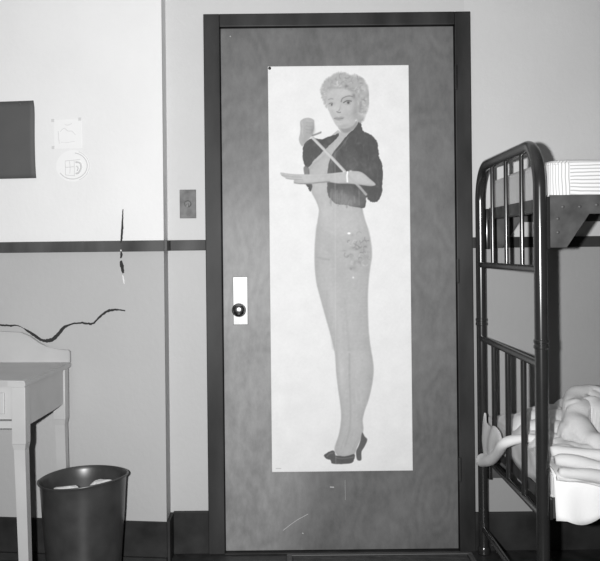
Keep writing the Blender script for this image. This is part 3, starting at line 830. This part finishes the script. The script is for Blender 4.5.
ring = [(.157 * math.cos(t), .157 * math.sin(t)) for t in np.linspace(0, 2 * PI, 65)[:-1]]
pts = [(x, y, .375 + (.055 * x - .003 * math.sin(2.2 * math.atan2(y, x)))) for x, y in ring]
tube(bm, pts + [pts[0]], .0035, 8, cap=False)
obj('rolled_rim', bm, M['bin'], bn, smooth=True)
def crumple(x, y, z, r, seed, label):
    rg = random.Random(seed)
    bm = bmesh.new()
    bmesh.ops.create_icosphere(bm, subdivisions=3, radius=r)
    dirs = [Vector((rg.gauss(0, 1), rg.gauss(0, 1), rg.gauss(0, 1))).normalized() for _ in range(22)]
    for v in bm.verts:
        n = v.co.normalized()
        k = 1.0
        for d in dirs:
            t = n.dot(d)
            k = min(k, .80 / max(t, .01) if t > .80 else k)
        k *= 1 + rg.uniform(-.03, .03)
        v.co = Vector((n.x * r * k * 1.15, n.y * r * k, n.z * r * k * .75))
    o = obj('crumpled_paper', bm, M['paper'])
    o.location = (BX + x, BY + y, z)
    tag(o, label, 'crumpled paper', 'crumpled papers in the bin')
    return o
bm = bmesh.new()
rg = random.Random(9)
prof = [(.117, .0125), (.126, .10), (.135, .20), (.136, .230), (.12, .240), (.085, .250), (.045, .256), (.005, .258)]
lathe(bm, prof, 40)
for v in bm.verts:
    if v.co.z > .235:
        v.co.z += rg.uniform(-.012, .012)
hp = obj('waste_paper', bm, M['paper'])
hp.location = (BX, BY, 0)
tag(hp, 'heap of waste paper filling the dark bin under the crumpled balls', 'waste paper', None, 'stuff')
crumple(-.048, -.064, .324, .056, 3, 'crumpled white paper ball at left front inside the dark waste bin')
crumple(.076, -.005, .334, .050, 4, 'crumpled white paper ball at the right inside the dark waste bin')

# ------------------------------------------------------------------ iron bunk bed
BXL, BXR = .7395, 2.70
YN, YFAR = -.840, -.045
bed = empty('bunk_bed', ((BXL + BXR) / 2, (YN + YFAR) / 2, 0))
tag(bed, 'dark enamelled tubular iron bunk bed standing right of the door', 'bunk bed')
B0 = tuple(bed.location)
ZT, RAD, PR = 1.490, .135, .0195
first_end = []
def bed_end(x):
    def part(name, bm, m, parent, smooth=True):
        return obj(name, bm, m, parent, B0, smooth)
    pts = [(x, YFAR, 0.0), (x, YFAR, .45), (x, YFAR, .9), (x, YFAR, ZT - RAD)]
    pts += [(x, YFAR - RAD + RAD * math.cos(t), ZT - RAD + RAD * math.sin(t)) for t in np.linspace(.12, PI / 2, 12)]
    pts += [(x, YN + RAD - RAD * math.sin(t), ZT - RAD + RAD * math.cos(t)) for t in np.linspace(0, PI / 2 - .12, 12)]
    pts += [(x, YN, ZT - RAD), (x, YN, .9), (x, YN, .45), (x, YN, 0)]
    bm = bmesh.new(); tube(bm, pts, PR, 20)
    end = part('end_frame', bm, M['enamel'], bed)
    for z, r in ((1.115, .0115), (.832, .0120), (.388, .0115), (.098, .0115)):
        bm = bmesh.new(); tube(bm, [(x, YN + .012, z), (x, -.44, z), (x, YFAR - .012, z)], r, 14)
        part('crossbar', bm, M['enamel'], end)
    for k in (1, 2, 3):
        y = YN + (YFAR - YN) * k / 4
        bm = bmesh.new(); tube(bm, [(x, y, 1.117), (x, y, 1.3), (x, y, ZT - .008)], .0075, 12); part('spindle', bm, M['enamel'], end)
        bm = bmesh.new(); tube(bm, [(x, y, .390), (x, y, .6), (x, y, .832)], .0100, 12); part('spindle', bm, M['enamel'], end)
    for y in (YN, YFAR):
        bm = bmesh.new(); lathe(bm, [(.0205, 0), (.0225, .002), (.0225, .009), (.0205, .011), (.0205, .016), (.0225, .018), (.0225, .025), (.0205, .027)], 24, 'z', (x, y, .882)); part('collar', bm, M['enamel'], end)
        bm = bmesh.new(); lathe(bm, [(.021, .0), (.024, .004), (.024, .022), (.0205, .030)], 24, 'z', (x, y, 0)); part('foot_cap', bm, M['enamel'], end)
    return end
bed_end(BXL); bed_end(BXR)
# side rails of angle iron with big corner plates, both decks
def side_rail(y, out, z0, z1, drop):
    xa, xb = BXL + .020, BXR - .020
    t = .004
    bm = bmesh.new()
    box(bm, xa + .012, xb - .012, y - t / 2, y + t / 2, z0, z1)
    box(bm, xa + .012, xb - .012, min(y, y - out * .035), max(y, y - out * .035), z1 - .004 - (z1 - z0) * .35, z1 - (z1 - z0) * .35)
    r = obj('side_rail', bm, M['iron'], bed, B0)
    for (x, s) in ((xa, 1), (xb, -1)):
        bm = bmesh.new()
        yy = y + out * (t / 2 + .0002)
        prism(bm, [(x + s * .012, z1), (x + s * .012, z1 - drop), (x + s * .060, z1 - drop), (x + s * .128, z0), (x + s * .20, z0), (x + s * .20, z1)], 'y', yy, yy + out * .003)
        p_ = obj('corner_plate', bm, M['iron'], r, B0)
        bm = bmesh.new()
        box(bm, min(x - s * .002, x + s * .011), max(x - s * .002, x + s * .011), y - .010, y + .010, z1 - drop - .004, z1 - .004, .003)
        obj('corner_casting', bm, M['enamel'], r, B0, True)
        for (dx, dz) in ((.05, .035), (.10, .035), (.035, .07), (.035, .11), (.15, .03)):
            if dz < drop - .02:
                bm = bmesh.new()
                lathe(bm, [(.005, yy + out * .0031), (.005, yy + out * .0045), (.002, yy + out * .006)], 10, 'y', (x + s * dx, 0, z1 - dz))
                obj('rivet', bm, M['iron'], r, B0, True)
for (z0, z1, drop) in ((1.278, 1.334, .155), (.385, .440, .145)):
    side_rail(-.828, -1, z0, z1, drop if z0 > 1 else .06)
    side_rail(-.057, 1, z0, z1, drop)
    for x in (BXL + .030, BXR - .030):
        bm = bmesh.new()
        box(bm, x - .002, x + .002, -.824, -.061, z0 + .012, z1 - .004)
        box(bm, min(x, x + (.03 if x < 1.5 else -.03)), max(x, x + (.03 if x < 1.5 else -.03)), -.824, -.061, z0 + .012, z0 + .016)
        obj('end_rail', bm, M['iron'], bed, B0)
    # link spring deck carried on the rails
    bm = bmesh.new()
    zd = z1 - (z1 - z0) * .35
    zd2 = zd + .004
    y = -.80
    while y < -.07:
        box(bm, BXL + .034, BXR - .034, y, y + .012, zd, zd2); y += .052
    x = BXL + .06
    while x < BXR - .05:
        box(bm, x, x + .006, -.824, -.061, zd - .003, zd); x += .075
    obj('spring_deck', bm, M['spring'], bed, B0)

# upper mattress in striped ticking
ZM0 = 1.334 - .056 * .35 + .0045
def mattress(name, x0, x1, y0, y1, z0, z1, m, r, label, wob):
    o = empty(name, (x0, y0, z0))
    bm = bmesh.new()
    nx, ny = 60, 24
    box(bm, 0, x1 - x0, 0, y1 - y0, 0, z1 - z0)
    bmesh.ops.subdivide_edges(bm, edges=[e for e in bm.edges if abs((e.verts[0].co - e.verts[1].co).x) > 1e-4], cuts=nx, use_grid_fill=True)
    bmesh.ops.subdivide_edges(bm, edges=[e for e in bm.edges if abs((e.verts[0].co - e.verts[1].co).y) > 1e-4], cuts=ny, use_grid_fill=True)
    bmesh.ops.subdivide_edges(bm, edges=[e for e in bm.edges if abs((e.verts[0].co - e.verts[1].co).z) > 1e-4], cuts=7, use_grid_fill=True)
    H, LX, LY = z1 - z0, x1 - x0, y1 - y0
    for v in bm.verts:
        c = v.co
        # rounded cross-section
        q = Vector((min(max(c.x, r), LX - r), min(max(c.y, r), LY - r), min(max(c.z, r * .8), H - r * .8)))
        d = c - q
        if d.length > 1e-6:
            k = max(abs(d.x), abs(d.y), abs(d.z))
            c = q + d.normalized() * min(r, k) if k > 0 else c
        if c.z > H * .6:
            c = c + Vector((0, 0, wob * (math.sin(c.x * 7 + 1) * math.sin(c.y * 6) + .4 * math.sin(c.x * 19 + c.y * 5))))
        if c.z < .004: c.z = max(c.z, 0)
        v.co = c
    b = obj('body', bm, m, o, smooth=True, angle=60)
    bm = bmesh.new()
    for zz in (.012, H - .012):
        e = .004
        loop = [(e + .014, -.0 + e, zz), (LX - .02, e, zz), (LX - e, .02, zz), (LX - e, LY - .02, zz), (LX - .02, LY - e, zz), (.02, LY - e, zz), (e, LY - .02, zz), (e, .02, zz), (e + .014, e, zz)]
        tube(bm, loop, .0045, 8)
    obj('piping', bm, m, o, smooth=True)
    tag(o, label, 'mattress')
    return o
mattress('mattress', BXL + .034, BXR - .034, -.822, -.066, ZM0, 1.440, M['ticking'], .028, 'striped ticking mattress on the upper bunk', .003)
ZL0 = .440 - .055 * .35 + .0045
mattress('mattress', BXL + .034, BXR - .034, -.820, -.066, ZL0, .516, M['ticking'], .028, 'mattress on the lower bunk under white sheet and crumpled blanket', .002)

# white sheet over the lower mattress, hanging down its front
def sheet():
    bm = bmesh.new()
    x0, x1 = .772, 2.62
    nx = 130
    prof = [(-.10, .5225), (-.30, .5235), (-.55, .5235), (-.74, .5235), (-.80, .522), (-.828, .514), (-.842, .497), (-.847, .47), (-.850, .44), (-.853, .41), (-.856, .398), (-.858, .384)]
    rows = []
    for i in range(nx + 1):
        x = x0 + (x1 - x0) * i / nx
        row = []
        hem = .005 * math.sin(x * 21 + .4) + .005 * math.sin(x * 47 + 2) - (.010 if .80 < x < .90 else 0) * math.sin((x - .8) / .1 * PI)
        for j, (y, z) in enumerate(prof):
            t = max(0, (j - 5) / 6)
            yy = y - t * (.006 * math.sin(x * 33) + .004 * math.sin(x * 71 + 1)) - t * .004
            zz = z + (hem * t * t) + .0015 * math.sin(x * 40 + j)
            row.append(bm.verts.new((x, yy, zz)))
        rows.append(row)
    for a, b in zip(rows, rows[1:]):
        for j in range(len(prof) - 1):
            bm.faces.new((a[j], a[j + 1], b[j + 1], b[j]))
    o = obj('bed_sheet', bm, M['sheet'], None, (1.6, -.44, .5), True, 60)
    o.location = (1.6, -.44, .5)
    md = o.modifiers.new('cloth', 'SOLIDIFY'); md.thickness = .002; md.offset = 1
    tag(o, 'white bed sheet hanging down the front of the lower bunk', 'bed sheet')
sheet()

# crumpled grey blanket heaped on the lower bunk
def blanket():
    nx, ny = 300, 200
    x = np.linspace(.766, 2.2, nx); y = np.linspace(-.800, -.085, ny)
    X, Y = np.meshgrid(x, y)
    X = X - .0105 * (1 - (X - .766) / (2.2 - .766)) * np.clip((Y + .80) / .03, 0, 1)
    def sst(a, b, t):
        t = np.clip((t - a) / (b - a), 0, 1); return t * t * (3 - 2 * t)
    Zb = .533 + .018 * sst(-.80, -.5, Y) + .055 * sst(.93, 1.03, X) * sst(-.70, -.42, Y)
    def ridge(pts, w, h):
        nonlocal Zb
        P = np.array([(p.x, p.y) for p in smoothpts([(a, b, 0) for a, b in pts], 8)])
        best = np.full(X.shape, 1e9)
        for a, b in zip(P, P[1:]):
            d = b - a; t = np.clip(((X - a[0]) * d[0] + (Y - a[1]) * d[1]) / (d @ d + 1e-9), 0, 1)
            best = np.minimum(best, (X - a[0] - t * d[0]) ** 2 + (Y - a[1] - t * d[1]) ** 2)
        Zb = Zb + .72 * h * np.exp(-best / (w * w))
    def roll(pts, w, h=None):
        """a rounded roll of cloth along a 3D axis: sharp creases where two rolls meet"""
        nonlocal Zb
        P = [p for p in smoothpts(pts, 8)]
        best = np.full(X.shape, 1e9); za = np.zeros(X.shape)
        for a, b in zip(P, P[1:]):
            dx, dy = b.x - a.x, b.y - a.y
            t = np.clip(((X - a.x) * dx + (Y - a.y) * dy) / (dx * dx + dy * dy + 1e-9), 0, 1)
            d2 = (X - a.x - t * dx) ** 2 + (Y - a.y - t * dy) ** 2
            m_ = d2 < best
            best = np.where(m_, d2, best); za = np.where(m_, a.z + t * (b.z - a.z), za)
        q = np.clip(1 - best / (w * w), 0, 1) ** .6
        top = za + (h or w * .75) * q
        Zb = np.where(best < w * w, np.maximum(Zb, top), Zb)
    roll([(.785, -.20, .52), (.80, -.26, .53), (.86, -.26, .555), (.94, -.24, .57)], .050)
    roll([(.77, -.30, .525), (.84, -.34, .560), (.91, -.38, .575), (.95, -.44, .57)], .052)
    roll([(.772, -.41, .535), (.86, -.46, .566), (.92, -.55, .545), (1.04, -.69, .530), (1.3, -.75, .52)], .046)
    roll([(.772, -.49, .522), (.85, -.54, .535), (.92, -.63, .530), (1.03, -.74, .515), (1.3, -.79, .505)], .042)
    roll([(.772, -.57, .530), (.85, -.62, .537), (.94, -.72, .527), (1.08, -.79, .512)], .042)
    roll([(.772, -.65, .530), (.86, -.70, .530), (.97, -.775, .515), (1.2, -.80, .49)], .038)
    roll([(.772, -.73, .514), (.87, -.775, .504), (1.0, -.80, .492)], .038)
    roll([(.945, -.50, .645), (.975, -.43, .670), (1.04, -.39, .675), (1.11, -.45, .65)], .034)
    roll([(.99, -.45, .655), (1.02, -.50, .640), (1.05, -.6, .600), (1.10, -.70, .55)], .036)
    roll([(1.03, -.42, .66), (1.07, -.50, .63), (1.12, -.60, .59), (1.2, -.68, .54)], .034)
    roll([(.965, -.50, .640), (.93, -.57, .615), (.945, -.66, .575), (1.0, -.75, .53)], .036)
    roll([(.94, -.52, .60), (.905, -.58, .585), (.92, -.66, .555), (.99, -.76, .51)], .034)
    roll([(1.10, -.45, .63), (1.14, -.58, .60), (1.22, -.70, .55), (1.35, -.78, .50)], .042)
    roll([(1.2, -.35, .60), (1.32, -.50, .58), (1.5, -.64, .55), (1.7, -.72, .52)], .06)
    roll([(1.4, -.25, .58), (1.6, -.40, .57), (1.8, -.55, .54), (2.05, -.6, .52)], .06)
    Zb += .0028 * np.sin(X * 34 + Y * 52 + 2.2 * np.sin(X * 17 - Y * 9)) + .002 * np.sin(X * 61 - Y * 47 + 2 * np.sin(Y * 31))
    for k in range(22):
        cx, cy = rng.uniform(.8, 2.1), rng.uniform(-.74, -.12)
        a = rng.normal(0, .6); l = rng.uniform(.06, .16)
        ridge([(cx - l * math.cos(a), cy - l * math.sin(a)), (cx, cy + rng.normal(0, .012)), (cx + l * math.cos(a), cy + l * math.sin(a))], rng.uniform(.012, .022), rng.uniform(.004, .009))
    edge = np.minimum.reduce([sst(0, .035, X - .766), sst(0, .05, 2.2 - X), sst(0, .045, -.085 - Y)])
    Zb = np.maximum(.532, .532 + (Zb - .532) * (.15 + .85 * edge))
    bm = bmesh.new()
    V = [[None] * nx for _ in range(ny)]
    for j in range(ny):
        for i in range(nx):
            V[j][i] = bm.verts.new((X[j, i], Y[j, i], Zb[j, i]))
    # the cloth also falls over the end of the mattress
    ends = []
    for t in (.25, .5, .75, 1.0):
        ends.append([bm.verts.new((X[j, 0] + .002 * math.sin(Y[j, 0] * 40 + 5 * t) + .002, Y[j, 0], Zb[j, 0] * (1 - t) + t * (.450 + .006 * math.sin(Y[j, 0] * 25)))) for j in range(6, ny)])
    chain = [[V[j][0] for j in range(6, ny)]] + ends
    for a, b in zip(chain, chain[1:]):
        for j in range(len(a) - 1):
            bm.faces.new((a[j], a[j + 1], b[j + 1], b[j]))
    # front drape: the cloth rolls over the mattress edge in long sagging folds
    drape = []
    m = 26
    for k in range(1, m + 1):
        t = k / m
        row = []
        for i in range(nx):
            xx = x[i]
            hem = .512 - .034 * min(1, max(0, (xx - .766) / .16)) - .012 * min(1, max(0, (xx - .95) / .3)) + .003 * math.sin(xx * 31)
            z0 = Zb[0, i]
            ang = min(1, t / .25)
            yy = -.800 - .072 * math.sin(ang * PI / 2) - .004 * t
            fold = .013 * abs(math.sin(PI * (2.3 * t + 1.6 * (xx - .766) + .12 * math.sin(xx * 13)))) ** .8 * min(1, t * 4) + .003 * math.sin(xx * 37 + t * 5) * t
            zz = z0 - .016 * (1 - math.cos(ang * PI / 2)) - max(0, t - .12) / .88 * (z0 - .016 - hem)
            row.append(bm.verts.new((xx, yy - fold - .004, zz)))
        drape.append(row)
    rows = list(reversed(drape)) + V
    for a, b in zip(rows, rows[1:]):
        for i in range(nx - 1):
            bm.faces.new((a[i], a[i + 1], b[i + 1], b[i]))
    o = obj('blanket', bm, M['blanket'], None, (1.2, -.44, .53), True, 80)
    o.location = (1.2, -.44, .53)
    md = o.modifiers.new('cloth', 'SOLIDIFY'); md.thickness = .004; md.offset = 1
    tag(o, 'crumpled light grey blanket heaped on the lower bunk', 'blanket')
    # long sagging folds along the front edge
    for pts in ([(.774, -.846, .555), (.85, -.857, .548), (.95, -.869, .533), (1.1, -.875, .520), (1.4, -.877, .512), (1.9, -.868, .520)],
                [(.774, -.882, .531), (.85, -.888, .521), (.95, -.893, .503), (1.1, -.896, .489), (1.4, -.896, .482), (1.9, -.888, .490)],
                [(.776, -.800, .568), (.86, -.808, .567), (.96, -.830, .558), (1.1, -.840, .552), (1.4, -.840, .548), (1.9, -.832, .548)]):
        bm = bmesh.new()
        q = smoothpts(pts, 14)
        q = [v + Vector((0, .001 * math.sin(k * .4), .0025 * math.sin(k * .22 + pts[0][2] * 90))) for k, v in enumerate(q)]
        n = len(q)
        rs = [.0195 * min(1, .7 + k / 12) * min(1, .2 + (n - 1 - k) / 12) * (1 + .12 * math.sin(k * .21 + pts[0][1] * 60)) for k in range(n)]
        tube(bm, q, rs, 16, True, .92)
        obj('sagging_fold', bm, M['blanket'], o, (1.2, -.44, .53), True, 80)
    # the corner that pokes out between the spindles and hangs outside the bed end
    bm = bmesh.new()
    xo = BXL - .043
    path = smoothpts([(BXL + .13, -.60, .545), (BXL + .05, -.57, .558), (BXL + .012, -.560, .556), (xo + .006, -.545, .540), (xo, -.47, .492), (xo, -.39, .452), (xo, -.31, .424), (xo, -.25, .410), (xo + .002, -.205, .408)], 6)
    n = len(path)
    rs = [(.017 + .010 * i / n) * (1 + .06 * math.sin(i * .45)) for i in range(n - 4)] + [.0265, .024, .018, .008]
    tube(bm, path, rs, 14, True, .8)
    # thin upper fold rising to a peak beside the far post
    lo = smoothpts([(xo + .004, -.47, .490), (xo + .004, -.38, .452), (xo + .004, -.30, .428), (xo + .006, -.22, .425)], 6)
    hi = smoothpts([(xo + .010, -.47, .515), (xo + .012, -.43, .545), (xo + .010, -.38, .562), (xo + .008, -.33, .548), (xo + .008, -.28, .545), (xo + .010, -.235, .562), (xo + .010, -.215, .576)], 3)
    rows_ = []
    for v in range(9):
        t = v / 8
        row = []
        for i in range(19):
            a_ = lo[min(i, len(lo) - 1)]; b_ = hi[min(i, len(hi) - 1)]
            c_ = a_.lerp(b_, t)
            row.append((c_.x - .008 * math.sin(t * PI) - .003 * math.sin(i * .9 + t * 2), c_.y, c_.z))
        rows_.append(row)
    obj('folded_corner', bm, M['blanket'], o, (1.2, -.44, .53), True, 80)
    bm = bmesh.new()
    rows = [[bm.verts.new(c_) for c_ in row] for row in rows_]
    back = [[bm.verts.new((v.co.x + .005, v.co.y, v.co.z)) for v in row] for row in rows]
    for v in range(8):
        for i in range(18):
            bm.faces.new((rows[v][i], rows[v][i + 1], rows[v + 1][i + 1], rows[v + 1][i]))
            bm.faces.new((back[v][i], back[v + 1][i], back[v + 1][i + 1], back[v][i + 1]))
    for v in range(8):
        for i in (0, 18):
            bm.faces.new((rows[v][i], rows[v + 1][i], back[v + 1][i], back[v][i]))
    for i in range(18):
        for v in (0, 8):
            bm.faces.new((rows[v][i], rows[v][i + 1], back[v][i + 1], back[v][i]))
    for v in bm.verts:
        v.co += Vector((random.uniform(-1, 1), random.uniform(-1, 1), random.uniform(-1, 1))) * .0008
    obj('hanging_fold', bm, M['lining'], o, (1.2, -.44, .53), True, 80)
blanket()

# ------------------------------------------------------------------ light: the camera's flash bulb, a little left of the lens, and a dim room
ld = bpy.data.lights.new('flash_bulb', 'SPOT')
ld.energy = 470
ld.spot_size = math.radians(98)
ld.spot_blend = 1.0
ld.shadow_soft_size = .022
fl = bpy.data.objects.new('flash_bulb', ld)
fl.location = (-.145, -3.40, 1.20)
tgt = Vector((-.34, 0, 1.42))
fl.rotation_euler = (tgt - fl.location).to_track_quat('-Z', 'Y').to_euler()
link(fl)
w = bpy.data.worlds.new('room'); SC.world = w
w.use_nodes = True
w.node_tree.nodes['Background'].inputs['Color'].default_value = (.055, .055, .055, 1)
w.node_tree.nodes['Background'].inputs['Strength'].default_value = 1.0

# ------------------------------------------------------------------ camera
cd = bpy.data.cameras.new('camera')
cd.sensor_fit = 'HORIZONTAL'
cd.sensor_width = 36.0
cd.lens = 36.0 * F / 600.0
cd.shift_x = (300.0 - VX) / 600.0
cd.shift_y = -(280.5 - VY) / 600.0
cd.clip_start = .02
cam = bpy.data.objects.new('camera', cd)
cam.matrix_world = Matrix.Translation((0, CAMY, CAMZ)) @ Matrix.Rotation(PI / 2, 4, 'X') @ Matrix.Rotation(-ROLL, 4, 'Z')
link(cam)
SC.camera = cam
SC.view_settings.view_transform = 'Standard'
SC.view_settings.look = 'None'
SC.view_settings.gamma = 1
SC.view_settings.use_curve_mapping = False
SC.view_settings.exposure = 0.0
